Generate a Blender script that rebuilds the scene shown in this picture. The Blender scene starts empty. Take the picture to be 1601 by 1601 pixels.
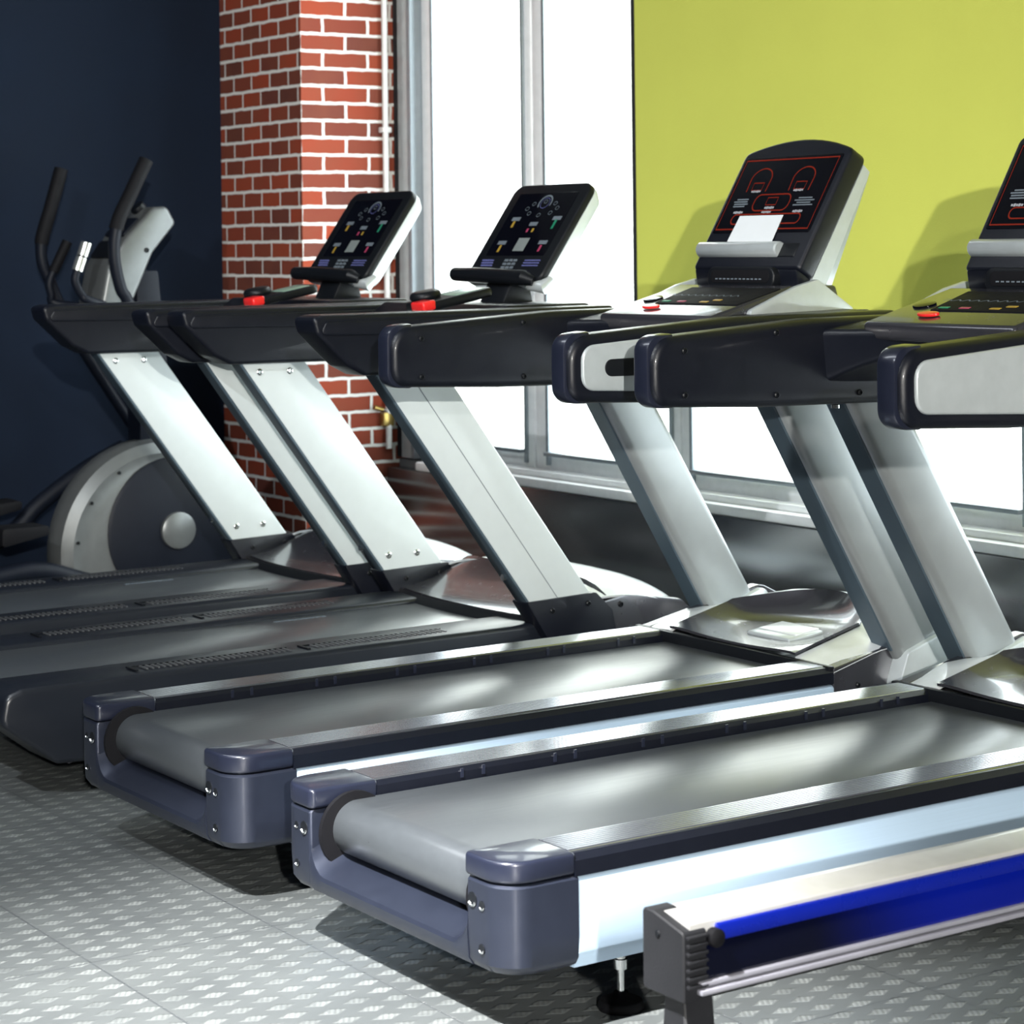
import bpy, bmesh, math, random
from mathutils import Vector, Matrix
random.seed(7)
S = bpy.context.scene
COL = S.collection
PI = math.pi

# ------------------------------------------------------------------ camera
YAW = math.radians(34.08); ROLL = 0.0115
F = Vector((-math.cos(YAW), math.sin(YAW), 0)); R = Vector((F.y, -F.x, 0)); Zv = Vector((0, 0, 1))
Rc = (R*math.cos(ROLL) - Zv*math.sin(ROLL)); Uc = (Zv*math.cos(ROLL) + R*math.sin(ROLL))
cam_d = bpy.data.cameras.new('camera'); cam = bpy.data.objects.new('camera', cam_d); COL.objects.link(cam)
M = Matrix.Identity(4)
for i in range(3):
    M[i][0] = Rc[i]; M[i][1] = Uc[i]; M[i][2] = -F[i]
M[0][3], M[1][3], M[2][3] = 0, 0, 1.2
cam.matrix_world = M
cam_d.sensor_width = 36; cam_d.lens = 36*3560/1601
cam_d.shift_y = -420.5/1601; cam_d.shift_x = 0.0
cam_d.clip_start = .05; cam_d.clip_end = 100
cam_d.dof.use_dof = True; cam_d.dof.focus_distance = 4.3; cam_d.dof.aperture_fstop = 9
S.camera = cam

# ------------------------------------------------------------------ world and lights
w = bpy.data.worlds.new('world'); S.world = w; w.use_nodes = True
bg = w.node_tree.nodes['Background']; bg.inputs[0].default_value = (.88, .95, 1, 1); bg.inputs[1].default_value = 9.0

def look(o, tgt):
    o.rotation_euler = (Vector(tgt) - o.location).to_track_quat('-Z', 'Y').to_euler()

def area(name, loc, tgt, sx, sy, power, col=(1, 1, 1), spread=180):
    l = bpy.data.lights.new(name, 'AREA'); l.shape = 'RECTANGLE'; l.size = sx; l.size_y = sy
    l.energy = power; l.color = col; l.spread = math.radians(spread)
    o = bpy.data.objects.new(name, l); COL.objects.link(o); o.location = loc; look(o, tgt); return o

def spot(name, loc, tgt, power, ang, blend, rad, col=(1, 1, 1)):
    l = bpy.data.lights.new(name, 'SPOT'); l.energy = power; l.spot_size = math.radians(ang)
    l.spot_blend = blend; l.shadow_soft_size = rad; l.color = col
    o = bpy.data.objects.new(name, l); COL.objects.link(o); o.location = loc; look(o, tgt); return o

spot('spot_light_near', (-2.0, .1, 3.0), (-2.95, 1.58, 0), 3900, 35, 1, .035, (1, .99, .97))
spot('row_fill_spot', (-3.3, -.2, 3.0), (-5.2, 2.8, .4), 330, 84, .9, .035, (.93, .97, 1))  # unseen spot added to brighten the far machines, brick and window frames
spot('spot_light_wall', (3.6, -1.5, 2.26), (-4.2, 3.3, 1.0), 2800, 46, .4, .045, (1, .98, .92))
spot('spot_light_wall_high', (3.6, -1.5, 3.0), (-4.2, 3.3, 1.0), 600, 46, .4, .06, (1, .97, .9))
area('ceiling_fill_light', (-4.5, 1.0, 3.1), (-4.5, 1.0, 0), 3.0, .4, 45, (.9, .95, 1))  # unseen area fill added below the ceiling for ambient light
for i, xx in enumerate((-6.2, -4.0)):
    a = area('window_daylight', (xx, 4.5, 1.6), (xx, 0, 1.6), 2.2, 2.3, 10)
    a.data.cycles.is_portal = True

vs = S.view_settings
S.display_settings.display_device = 'sRGB'
vs.view_transform = 'Standard'; vs.look = 'None'; vs.gamma = 1; vs.exposure = 0.0; vs.use_curve_mapping = False
S.cycles.use_denoising = True
S.cycles.max_bounces = 8; S.cycles.sample_clamp_indirect = 6

# ------------------------------------------------------------------ materials
def nt(name):
    m = bpy.data.materials.new(name); m.use_nodes = True
    t = m.node_tree; return m, t, t.nodes['Principled BSDF']

def N(t, typ, **k):
    n = t.nodes.new(typ)
    for a, v in k.items(): setattr(n, a, v)
    return n

def math_n(t, op, a, b=None, c=None):
    n = N(t, 'ShaderNodeMath', operation=op)
    for i, v in enumerate((a, b, c)):
        if v is None: continue
        if isinstance(v, (int, float)): n.inputs[i].default_value = v
        else: t.links.new(v, n.inputs[i])
    return n.outputs[0]

def mixc(t, fac, a, b):
    n = N(t, 'ShaderNodeMix', data_type='RGBA')
    for s, v in ((n.inputs[0], fac), (n.inputs[6], a), (n.inputs[7], b)):
        if isinstance(v, (int, float)): s.default_value = v
        elif isinstance(v, tuple): s.default_value = (*v, 1) if len(v) == 3 else v
        else: t.links.new(v, s)
    return n.outputs[2]

def mat(name, col, rough=.5, metal=0, coat=0, var=.12, nscale=30, bump=0, bscale=400, spec=.5, aniso=None):
    m, t, b = nt(name)
    tc = N(t, 'ShaderNodeTexCoord')
    no = N(t, 'ShaderNodeTexNoise'); no.inputs['Scale'].default_value = nscale; no.inputs['Detail'].default_value = 4
    if aniso:
        mp = N(t, 'ShaderNodeMapping'); mp.inputs['Scale'].default_value = aniso
        t.links.new(tc.outputs['Object'], mp.inputs[0]); t.links.new(mp.outputs[0], no.inputs['Vector'])
    else:
        t.links.new(tc.outputs['Object'], no.inputs['Vector'])
    c1 = tuple(max(0, x*(1-var)) for x in col); c2 = tuple(min(1, x*(1+var)) for x in col)
    t.links.new(mixc(t, no.outputs[0], c1, c2), b.inputs['Base Color'])
    r = N(t, 'ShaderNodeMapRange'); r.inputs[3].default_value = max(.02, rough*.85); r.inputs[4].default_value = min(1, rough*1.15)
    t.links.new(no.outputs[0], r.inputs[0]); t.links.new(r.outputs[0], b.inputs['Roughness'])
    b.inputs['Metallic'].default_value = metal; b.inputs['Coat Weight'].default_value = coat
    b.inputs['Coat Roughness'].default_value = .08; b.inputs['Specular IOR Level'].default_value = spec
    if bump:
        n2 = N(t, 'ShaderNodeTexNoise'); n2.inputs['Scale'].default_value = bscale
        t.links.new(tc.outputs['Object'], n2.inputs['Vector'])
        bp = N(t, 'ShaderNodeBump'); bp.inputs['Strength'].default_value = bump; bp.inputs['Distance'].default_value = .002
        t.links.new(n2.outputs[0], bp.inputs['Height']); t.links.new(bp.outputs[0], b.inputs['Normal'])
    return m

K = {}
K['silver_paint'] = mat('silver_paint', (.45, .49, .50), .32, .25, coat=.3)
K['side_silver'] = mat('brushed_side_silver', (.42, .55, .69), .38, .12, nscale=12, aniso=(1, .3, 40), var=.06)
K['post_grey'] = mat('post_grey_paint', (.27, .29, .295), .36, .35, coat=.2, var=.06)
K['white_panel'] = mat('white_panel_paint', (.60, .65, .65), .34, .1, coat=.2, var=.04)
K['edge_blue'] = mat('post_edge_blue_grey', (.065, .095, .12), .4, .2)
K['navy_plastic'] = mat('navy_black_plastic', (.0035, .0045, .009), .38, spec=.35, coat=.1, bump=.15, bscale=900)
K['frame_blue'] = mat('blue_grey_metallic_frame', (.022, .027, .045), .38, .5, coat=.25, bump=.12, bscale=1500)
K['cap_navy'] = mat('navy_cap_plastic', (.014, .017, .032), .3, .2, coat=.4)
K['rail_black'] = mat('black_ribbed_rail', (.36, .38, .43), .17, .9, coat=.0, spec=.5, aniso=(1, .15, 1), nscale=60)
K['belt'] = mat('grey_running_belt', (.05, .056, .062), .3, spec=1.0, var=.15, nscale=25, aniso=(4, .25, 4))
K['black'] = mat('black_plastic', (.005, .006, .008), .4, spec=.25)
K['rubber'] = mat('black_rubber', (.003, .003, .0045), .7, spec=.2)
K['gloss_black'] = mat('glossy_black_panel', (.002, .002, .004), .1, spec=.25, var=.05)
K['cover_dark'] = mat('dark_metallic_cover', (.05, .05, .06), .26, .5, coat=.5, spec=.8)
K['cover_light'] = mat('light_cover_paint', (.66, .69, .70), .3, .1, coat=.5)
K['chrome'] = mat('chrome_screw', (.7, .72, .72), .18, 1)
K['white'] = mat('white_print', (.30, .31, .34), .6, spec=.1)
K['grey_print'] = mat('grey_print', (.13, .155, .18), .6, spec=.1)
K['blue_print'] = mat('blue_print', (.11, .12, .30), .6, spec=.1)
K['red_line'] = mat('red_line_print', (.17, .014, .006), .5, spec=.1)
K['red'] = mat('red_button', (.75, .02, .02), .3, coat=.4)
K['green'] = mat('green_button', (.015, .2, .11), .4)
K['pink'] = mat('pink_button', (.35, .04, .1), .4)
K['yellow'] = mat('yellow_button', (.36, .23, .03), .4)
K['lcd'] = mat('grey_display', (.2, .225, .22), .25)
K['lcd_green'] = mat('pale_green_display', (.22, .34, .27), .25)
K['paper'] = mat('white_paper', (.68, .71, .73), .7, var=.03)
K['wall_navy'] = mat('dark_navy_wall', (.007, .012, .024), .85, spec=.12, bump=.3, bscale=300, var=.25, nscale=3)
K['wall_grey'] = mat('grey_wall', (.16, .165, .17), .8)
K['ceiling'] = mat('ceiling_paint', (.22, .23, .24), .9)
K['frame_white'] = mat('white_window_frame', (.92, .93, .93), .35)
K['frame_grey'] = mat('grey_aluminium_frame', (.30, .34, .37), .35, .5)
K['steel'] = mat('dark_steel_cladding', (.30, .31, .32), .2, .9, var=.3, nscale=3, aniso=(1, 1, 2.5))
K['pipe'] = mat('white_pipe', (.75, .74, .72), .4)
K['rower_top'] = mat('pale_rail_metal', (.52, .515, .50), .3, .3)
K['rower_dark'] = mat('dark_grey_end_plastic', (.012, .0125, .015), .55, spec=.3, bump=.2)
K['track'] = mat('aluminium_track', (.33, .33, .38), .3, .4)
K['facade'] = mat('cream_facade', (.80, .775, .71), .9, var=.04, nscale=2)
K['seam'] = mat('facade_joint', (.5, .48, .45), .9)
K['ell_silver'] = mat('elliptical_silver', (.14, .148, .148), .36, .4)
K['ell_dark'] = mat('elliptical_navy', (.005, .007, .013), .5, spec=.2)
K['ell_white'] = mat('elliptical_grip_metal', (.85, .85, .8), .2, .9)
K['yellow_fabric'] = mat('yellow_green_fabric', (.555, .58, .112), .85, spec=.1, bump=.25, bscale=250, var=.05, nscale=4)
K['yellow_edge'] = mat('black_fabric_edge', (.01, .01, .012), .8)

def glass():
    m = bpy.data.materials.new('window_glass'); m.use_nodes = True; t = m.node_tree; t.nodes.clear()
    o = N(t, 'ShaderNodeOutputMaterial'); mx = N(t, 'ShaderNodeMixShader'); tr = N(t, 'ShaderNodeBsdfTransparent')
    gl = N(t, 'ShaderNodeBsdfGlossy'); gl.inputs['Roughness'].default_value = .02
    lw = N(t, 'ShaderNodeLayerWeight'); lw.inputs[0].default_value = .5
    fac = math_n(t, 'ADD', .03, math_n(t, 'MULTIPLY', math_n(t, 'POWER', lw.outputs['Facing'], 5), .6))
    tr.inputs[0].default_value = (.96, .98, .97, 1)
    t.links.new(fac, mx.inputs[0]); t.links.new(tr.outputs[0], mx.inputs[1]); t.links.new(gl.outputs[0], mx.inputs[2])
    t.links.new(mx.outputs[0], o.inputs[0]); return m
K['glass'] = glass()

def brick():
    m, t, b = nt('red_brick'); L = t.links
    tc = N(t, 'ShaderNodeTexCoord'); g = N(t, 'ShaderNodeNewGeometry')
    sp = N(t, 'ShaderNodeSeparateXYZ'); L.new(tc.outputs['Object'], sp.inputs[0])
    sn = N(t, 'ShaderNodeSeparateXYZ'); L.new(g.outputs['True Normal'], sn.inputs[0])
    ax = math_n(t, 'ABSOLUTE', sn.outputs[0]); ay = math_n(t, 'ABSOLUTE', sn.outputs[1])
    u = math_n(t, 'ADD', math_n(t, 'MULTIPLY', math_n(t, 'MULTIPLY', sp.outputs[0], 1.32), ay), math_n(t, 'MULTIPLY', sp.outputs[1], ax))
    cv = N(t, 'ShaderNodeCombineXYZ'); L.new(u, cv.inputs[0]); L.new(sp.outputs[2], cv.inputs[1])
    wn = N(t, 'ShaderNodeTexNoise'); wn.inputs['Scale'].default_value = 22
    L.new(tc.outputs['Object'], wn.inputs['Vector'])
    va = N(t, 'ShaderNodeVectorMath', operation='SCALE'); va.inputs['Scale'].default_value = .008
    L.new(wn.outputs['Color'], va.inputs[0])
    vb = N(t, 'ShaderNodeVectorMath', operation='ADD'); L.new(cv.outputs[0], vb.inputs[0]); L.new(va.outputs[0], vb.inputs[1])
    br = N(t, 'ShaderNodeTexBrick'); L.new(vb.outputs[0], br.inputs['Vector'])
    br.inputs['Scale'].default_value = 1; br.inputs['Mortar Size'].default_value = .006; br.inputs['Mortar Smooth'].default_value = .15
    br.inputs['Brick Width'].default_value = .184; br.inputs['Row Height'].default_value = .0609; br.inputs['Bias'].default_value = -.1
    br.inputs['Color1'].default_value = (.30, .052, .024, 1); br.inputs['Color2'].default_value = (.085, .034, .028, 1)
    br.inputs['Mortar'].default_value = (.72, .70, .66, 1)
    n2 = N(t, 'ShaderNodeTexNoise'); n2.inputs['Scale'].default_value = 9; n2.inputs['Detail'].default_value = 6
    L.new(tc.outputs['Object'], n2.inputs['Vector'])
    dirt = mixc(t, math_n(t, 'MULTIPLY', math_n(t, 'SUBTRACT', n2.outputs[0], .35), 1.1), br.outputs['Color'], (.20, .062, .034))
    L.new(mixc(t, br.outputs['Fac'], dirt, (.74, .72, .68)), b.inputs['Base Color'])
    b.inputs['Roughness'].default_value = .85; b.inputs['Specular IOR Level'].default_value = .2
    bp = N(t, 'ShaderNodeBump'); bp.inputs['Strength'].default_value = .7; bp.inputs['Distance'].default_value = .006; bp.invert = True
    L.new(br.outputs['Fac'], bp.inputs['Height']); L.new(bp.outputs[0], b.inputs['Normal'])
    return m
K['brick'] = brick()

def floor_mat():
    m, t, b = nt('grey_diamond_tread_floor'); L = t.links
    tc = N(t, 'ShaderNodeTexCoord'); sp = N(t, 'ShaderNodeSeparateXYZ'); L.new(tc.outputs['Object'], sp.inputs[0])
    PX, PY = .0455, .0575
    v = math_n(t, 'DIVIDE', sp.outputs[1], PY); row = math_n(t, 'FLOOR', v)
    fv = math_n(t, 'SUBTRACT', math_n(t, 'SUBTRACT', v, row), .5)
    odd = math_n(t, 'MULTIPLY', math_n(t, 'MODULO', math_n(t, 'ABSOLUTE', row), 2), .5)
    u = math_n(t, 'ADD', math_n(t, 'DIVIDE', sp.outputs[0], PX), odd)
    fu = math_n(t, 'SUBTRACT', math_n(t, 'FRACT', u), .5)
    d = math_n(t, 'ADD', math_n(t, 'MULTIPLY', math_n(t, 'ABSOLUTE', fu), 2.9), math_n(t, 'MULTIPLY', math_n(t, 'ABSOLUTE', fv), 1.95))
    mr = N(t, 'ShaderNodeMapRange'); mr.interpolation_type = 'SMOOTHSTEP'
    mr.inputs[1].default_value = 1.05; mr.inputs[2].default_value = .66; L.new(d, mr.inputs[0])
    dia = mr.outputs[0]
    # five little bars inside each diamond
    bars = math_n(t, 'ADD', math_n(t, 'MULTIPLY', math_n(t, 'SINE', math_n(t, 'MULTIPLY', math_n(t, 'ADD', fv, math_n(t, 'MULTIPLY', fu, .5)), 2*PI*5.5)), .5), .5)
    # plank seams every 0.172 m across and 0.92 m along
    s1 = math_n(t, 'ABSOLUTE', math_n(t, 'SUBTRACT', math_n(t, 'FRACT', math_n(t, 'ADD', math_n(t, 'DIVIDE', math_n(t, 'SUBTRACT', sp.outputs[1], 1.545), .345), .5)), .5))
    s2 = math_n(t, 'ABSOLUTE', math_n(t, 'SUBTRACT', math_n(t, 'FRACT', math_n(t, 'ADD', math_n(t, 'DIVIDE', math_n(t, 'ADD', sp.outputs[0], 2.65), .92), .5)), .5))
    seam = math_n(t, 'MAXIMUM', math_n(t, 'LESS_THAN', s1, .006), math_n(t, 'LESS_THAN', s2, .0022))
    no = N(t, 'ShaderNodeTexNoise'); no.inputs['Scale'].default_value = 5; no.inputs['Detail'].default_value = 6
    L.new(tc.outputs['Object'], no.inputs['Vector'])
    base = mixc(t, no.outputs[0], (.055, .061, .064), (.115, .125, .125))
    hi = mixc(t, bars, (.22, .235, .23), (.15, .16, .16))
    wear = N(t, 'ShaderNodeTexNoise'); wear.inputs['Scale'].default_value = 14; wear.inputs['Detail'].default_value = 3
    L.new(tc.outputs['Object'], wear.inputs['Vector'])
    wr = N(t, 'ShaderNodeMapRange'); wr.inputs[1].default_value = .35; wr.inputs[2].default_value = .65; wr.inputs[3].default_value = .3; wr.inputs[4].default_value = 1
    L.new(wear.outputs[0], wr.inputs[0])
    c = mixc(t, math_n(t, 'MULTIPLY', dia, wr.outputs[0]), base, hi)
    L.new(mixc(t, seam, c, (.06, .066, .07)), b.inputs['Base Color'])
    L.new(math_n(t, 'SUBTRACT', .40, math_n(t, 'MULTIPLY', dia, .12)), b.inputs['Roughness'])
    b.inputs['Specular IOR Level'].default_value = .9
    bp = N(t, 'ShaderNodeBump'); bp.inputs['Strength'].default_value = .55; bp.inputs['Distance'].default_value = .0025
    L.new(math_n(t, 'SUBTRACT', math_n(t, 'MULTIPLY', dia, math_n(t, 'ADD', .6, math_n(t, 'MULTIPLY', bars, .4))), seam), bp.inputs['Height'])
    L.new(bp.outputs[0], b.inputs['Normal'])
    return m
K['floor'] = floor_mat()

def rower_blue():
    m, t, b = nt('rower_blue_black_blend'); L = t.links
    tc = N(t, 'ShaderNodeTexCoord'); sp = N(t, 'ShaderNodeSeparateXYZ'); L.new(tc.outputs['Object'], sp.inputs[0])
    no = N(t, 'ShaderNodeTexNoise'); no.inputs['Scale'].default_value = 6
    L.new(tc.outputs['Object'], no.inputs['Vector'])
    mr = N(t, 'ShaderNodeMapRange'); mr.interpolation_type = 'SMOOTHSTEP'
    mr.inputs[1].default_value = .22; mr.inputs[2].default_value = .52
    L.new(math_n(t, 'ADD', sp.outputs[1], math_n(t, 'MULTIPLY', no.outputs[0], .03)), mr.inputs[0])
    L.new(mixc(t, mr.outputs[0], (.001, .0015, .008), (.001, .006, .17)), b.inputs['Base Color'])  # near black by the end cap, blending to blue along the rail
    b.inputs['Roughness'].default_value = .2; b.inputs['Coat Weight'].default_value = .3
    return m
K['rower_blend'] = rower_blue()
K['blue'] = mat('bright_blue_paint', (.002, .009, .2), .28, coat=.3, var=.05)

# ------------------------------------------------------------------ mesh helpers
def finish(bm, name, m, parent=None, smooth=38, loc=None):
    bmesh.ops.recalc_face_normals(bm, faces=bm.faces)
    me = bpy.data.meshes.new(name); bm.to_mesh(me); bm.free()
    me.polygons.foreach_set('use_smooth', [True]*len(me.polygons))
    me.set_sharp_from_angle(angle=math.radians(smooth))
    me.materials.append(m if not isinstance(m, str) else K[m])
    o = bpy.data.objects.new(name, me); COL.objects.link(o)
    if parent: o.parent = parent
    if loc: o.location = loc
    return o

def bev(bm, geom_verts, r, seg=3, ang=25):
    if r <= 0: return
    vs_ = set(geom_verts)
    es = [e for e in bm.edges if e.verts[0] in vs_ and e.verts[1] in vs_ and len(e.link_faces) == 2 and e.calc_face_angle(0) > math.radians(ang)]
    bmesh.ops.bevel(bm, geom=es, offset=r, segments=seg, profile=.5, affect='EDGES', clamp_overlap=True)

def prism(bm, pts, a, b, ax='x', r=0, seg=3, ang=25):
    """polygon extruded along one axis; ax=x: pts are (y,z); ax=y: (x,z); ax=z: (x,y)"""
    def P(p, h):
        return {'x': (h, p[0], p[1]), 'y': (p[0], h, p[1]), 'z': (p[0], p[1], h)}[ax]
    v0 = [bm.verts.new(P(p, a)) for p in pts]; v1 = [bm.verts.new(P(p, b)) for p in pts]
    n = len(pts)
    bm.faces.new(v0); bm.faces.new(v1[::-1])
    for i in range(n): bm.faces.new((v0[i], v1[i], v1[(i+1) % n], v0[(i+1) % n]))
    bmesh.ops.recalc_face_normals(bm, faces=bm.faces)
    bev(bm, v0+v1, r, seg, ang)

def box(bm, x0, x1, y0, y1, z0, z1, r=0, seg=2):
    prism(bm, [(y0, z0), (y1, z0), (y1, z1), (y0, z1)], x0, x1, 'x', r, seg)

def fillet(pts, rad, seg=6):
    """round the corners of a 2d polygon; rad is a number or one per corner"""
    out = []; n = len(pts)
    for i in range(n):
        p = Vector(pts[i]); a = Vector(pts[i-1]) - p; b = Vector(pts[(i+1) % n]) - p
        r = rad[i] if isinstance(rad, (list, tuple)) else rad
        if r <= 0: out.append(tuple(p)); continue
        ang = a.angle(b); d = min(r/math.tan(ang/2), a.length*.49, b.length*.49); rr = d*math.tan(ang/2)
        an, bn = a.normalized(), b.normalized(); c = p + (an+bn).normalized()*(rr/math.sin(ang/2))
        s = p + an*d - c; e = p + bn*d - c
        th0 = math.atan2(s.y, s.x); th1 = math.atan2(e.y, e.x); dt = (th1-th0+PI) % (2*PI) - PI
        for k in range(seg+1):
            th = th0 + dt*k/seg; out.append((c.x + rr*math.cos(th), c.y + rr*math.sin(th)))
    return out

def tube(bm, pts, rad, seg=12, caps=True):
    pts = [Vector(p) for p in pts]; rings = []
    for i, p in enumerate(pts):
        d = (pts[min(i+1, len(pts)-1)] - pts[max(i-1, 0)]).normalized()
        q = d.to_track_quat('Z', 'X'); r = rad[i] if isinstance(rad, (list, tuple)) else rad
        rings.append([bm.verts.new(p + q @ Vector((r*math.cos(2*PI*k/seg), r*math.sin(2*PI*k/seg), 0))) for k in range(seg)])
    for a, b in zip(rings, rings[1:]):
        # match the ring rotation to avoid twisting
        best = min(range(seg), key=lambda s: sum((a[k].co-b[(k+s) % seg].co).length_squared for k in range(0, seg, 3)))
        b[:] = b[best:] + b[:best]
        for k in range(seg): bm.faces.new((a[k], a[(k+1) % seg], b[(k+1) % seg], b[k]))
    if caps: bm.faces.new(rings[0][::-1]); bm.faces.new(rings[-1])

def spline(pts, n=8):
    P = [Vector(p) for p in pts]; P = [2*P[0]-P[1]] + P + [2*P[-1]-P[-2]]; out = []
    for i in range(1, len(P)-2):
        for k in range(n):
            t = k/n; a, b, c, d = P[i-1], P[i], P[i+1], P[i+2]
            out.append(.5*((2*b)+(c-a)*t+(2*a-5*b+4*c-d)*t*t+(3*b-a-3*c+d)*t**3))
    return out + [P[-2]]

def lathe(bm, prof, c, ax='z', seg=24):
    """prof: (radius, height) pairs, turned about an axis through c"""
    c = Vector(c); rings = []
    for r, h in prof:
        ring = []
        for k in range(seg):
            a = 2*PI*k/seg; x, y = max(r, 1e-5)*math.cos(a), max(r, 1e-5)*math.sin(a)
            ring.append(bm.verts.new(c + Vector({'z': (x, y, h), 'x': (h, x, y), 'y': (x, h, y)}[ax])))
        rings.append(ring)
    for a, b in zip(rings, rings[1:]):
        for k in range(seg): bm.faces.new((a[k], a[(k+1) % seg], b[(k+1) % seg], b[k]))
    bm.faces.new(rings[0][::-1]); bm.faces.new(rings[-1])

def grid(bm, fn, us, vs_, skip=None, back=None):
    V = {}
    for i, u in enumerate(us):
        for j, v in enumerate(vs_): V[i, j] = bm.verts.new(fn(u, v))
    fs = []
    for i in range(len(us)-1):
        for j in range(len(vs_)-1):
            if skip and skip((us[i]+us[i+1])/2, (vs_[j]+vs_[j+1])/2): continue
            fs.append(bm.faces.new((V[i, j], V[i+1, j], V[i+1, j+1], V[i, j+1])))
    loose = [v for v in bm.verts if not v.link_faces]
    bmesh.ops.delete(bm, geom=loose, context='VERTS')
    if back:
        bmesh.ops.recalc_face_normals(bm, faces=bm.faces)
        bmesh.ops.solidify(bm, geom=list(bm.faces), thickness=back)

def lin(a, b, n): return [a+(b-a)*i/n for i in range(n+1)]

def B(): return bmesh.new()

def frame_map(o, t, n):
    """2d console plane -> 3d: x across, s up the slope, h off the face"""
    o, t, n = Vector(o), Vector(t).normalized(), Vector(n).normalized()
    return lambda x, s, h=0: o + Vector((x, 0, 0)) + t*s + n*h

def slab(bm, fm, pts, h0, h1, r=0, seg=3):
    v0 = [bm.verts.new(fm(p[0], p[1], h0)) for p in pts]; v1 = [bm.verts.new(fm(p[0], p[1], h1)) for p in pts]
    n = len(pts); bm.faces.new(v0); bm.faces.new(v1[::-1])
    for i in range(n): bm.faces.new((v0[i], v1[i], v1[(i+1) % n], v0[(i+1) % n]))
    bmesh.ops.recalc_face_normals(bm, faces=bm.faces)
    bev(bm, v0+v1, r, seg, 40)

def line(bm, fm, pts, wd, h, closed=True):
    n = len(pts); L = []; rng = range(n)
    for i in rng:
        p = Vector(pts[i]); a = Vector(pts[i-1]) if (closed or i > 0) else p; b = Vector(pts[(i+1) % n]) if (closed or i < n-1) else p
        d = (b-a); d = d.normalized() if d.length > 1e-9 else Vector((1, 0)); nn = Vector((-d.y, d.x))*wd/2
        L.append((p+nn, p-nn))
    vs_ = [(bm.verts.new(fm(a.x, a.y, h)), bm.verts.new(fm(b.x, b.y, h))) for a, b in L]
    for i in range(n if closed else n-1):
        a, b = vs_[i], vs_[(i+1) % n]; bm.faces.new((a[0], b[0], b[1], a[1]))

def rect2(cx, cy, w_, h_): return [(cx-w_/2, cy-h_/2), (cx+w_/2, cy-h_/2), (cx+w_/2, cy+h_/2), (cx-w_/2, cy+h_/2)]
def circ2(cx, cy, rx, ry, n=20, a0=0, a1=2*PI, full=True):
    return [(cx+rx*math.cos(a0+(a1-a0)*k/(n if full else n-1)), cy+ry*math.sin(a0+(a1-a0)*k/(n if full else n-1))) for k in range(n)]

def thing(name, label, cat, loc=(0, 0, 0), group=None):
    o = bpy.data.objects.new(name, None); COL.objects.link(o); o.location = loc; o.empty_display_size = .1
    o['label'] = label; o['category'] = cat
    if group: o['group'] = group
    return o
def tag(o, label, cat, group=None):
    o['label'] = label; o['category'] = cat
    if group: o['group'] = group
    return o
def struct(name, bm, m, parent=None, smooth=38):
    o = finish(bm, name, m, parent, smooth)
    o['kind'] = 'structure'
    return o

# ------------------------------------------------------------------ room
XL, XR, YB, YW, H = -7.64, 5.0, -4.0, 4.25, 3.3
PXR, PYF = -7.02, 3.864                       # right side and front of the brick pillar
b = B(); box(b, XL-.2, XR+.2, YB-.2, YW+.3, -.1, 0); struct('floor', b, 'floor')
b = B(); box(b, XL-.2, XR+.2, YB-.2, YW+.3, H, H+.1); struct('ceiling', b, 'ceiling')
b = B(); box(b, XL-.15, XL, YB, YW+.2, 0, H); struct('wall_left', b, 'wall_navy')
b = B(); box(b, XR, XR+.15, YB, YW+.2, 0, H); struct('wall_right', b, 'wall_grey')
b = B(); box(b, XL, XR, YB-.15, YB, 0, H); struct('wall_rear', b, 'wall_grey')
b = B(); box(b, XL, PXR, PYF, YW+.2, 0, H); struct('wall_pillar', b, 'brick')
# window wall: parapet below, lintel above, solid part to the right of the glazing
WX1, WZ0, WZ1 = -2.6, .43, 2.75
b = B(); box(b, PXR, XR, YW, YW+.2, 0, WZ0); box(b, PXR, XR, YW, YW+.2, WZ1, H); box(b, WX1, XR, YW, YW+.2, WZ0, WZ1)
struct('wall_window', b, 'wall_grey')
# dark polished steel cladding under the sill
b = B(); box(b, PXR+.01, -1.0, 4.19, YW-.002, 0, .404, .004); struct('trim_1', b, 'steel')
b = B(); box(b, -6.81, -1.0, 4.185, YW+.1, .406, .436, .006); box(b, -6.81, -1.0, 4.222, YW+.1, .436, .456, .004)
struct('trim_2', b, 'frame_white')
# windows: each a frame, a pane, gaskets and a sill bead
def window(n, x0, x1, jamb0, jamb1, frame='frame_white'):
    b = B(); y0, y1 = YW+.03, YW+.09
    box(b, x0, x0+jamb0, y0, y1, .437, WZ1, .004); box(b, x1-jamb1, x1, y0, y1, .437, WZ1, .004)
    box(b, x0, x1, y0+.003, y1-.003, .45, .502, .004); box(b, x0, x1, y0+.003, y1-.003, WZ1-.06, WZ1, .004)
    o = struct('window_%d' % n, b, frame)
    b = B(); box(b, x0+jamb0, x1-jamb1, y0+.025, y0+.031, .502, WZ1-.06); finish(b, 'pane', 'glass', o)
    for xa, xb in ((x0+jamb0-.010, x0+jamb0+.004), (x1-jamb1-.004, x1-jamb1+.010)):
        b = B(); box(b, xa, xb, y0-.010, y0+.003, .47, WZ1-.02, .002); finish(b, 'gasket', 'frame_grey', o)
    b = B(); box(b, x0+jamb0, x1-jamb1, y0-.028, y0, .502, .515, .003); finish(b, 'sill_bead', 'frame_grey', o)
    return o
window(1, -6.89, -6.205, .083, .046)
window(2, -6.196, -5.428, .078, .041)
window(3, -5.419, -3.984, .055, .046)
window(4, -3.974, -2.62, .055, .046)
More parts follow.
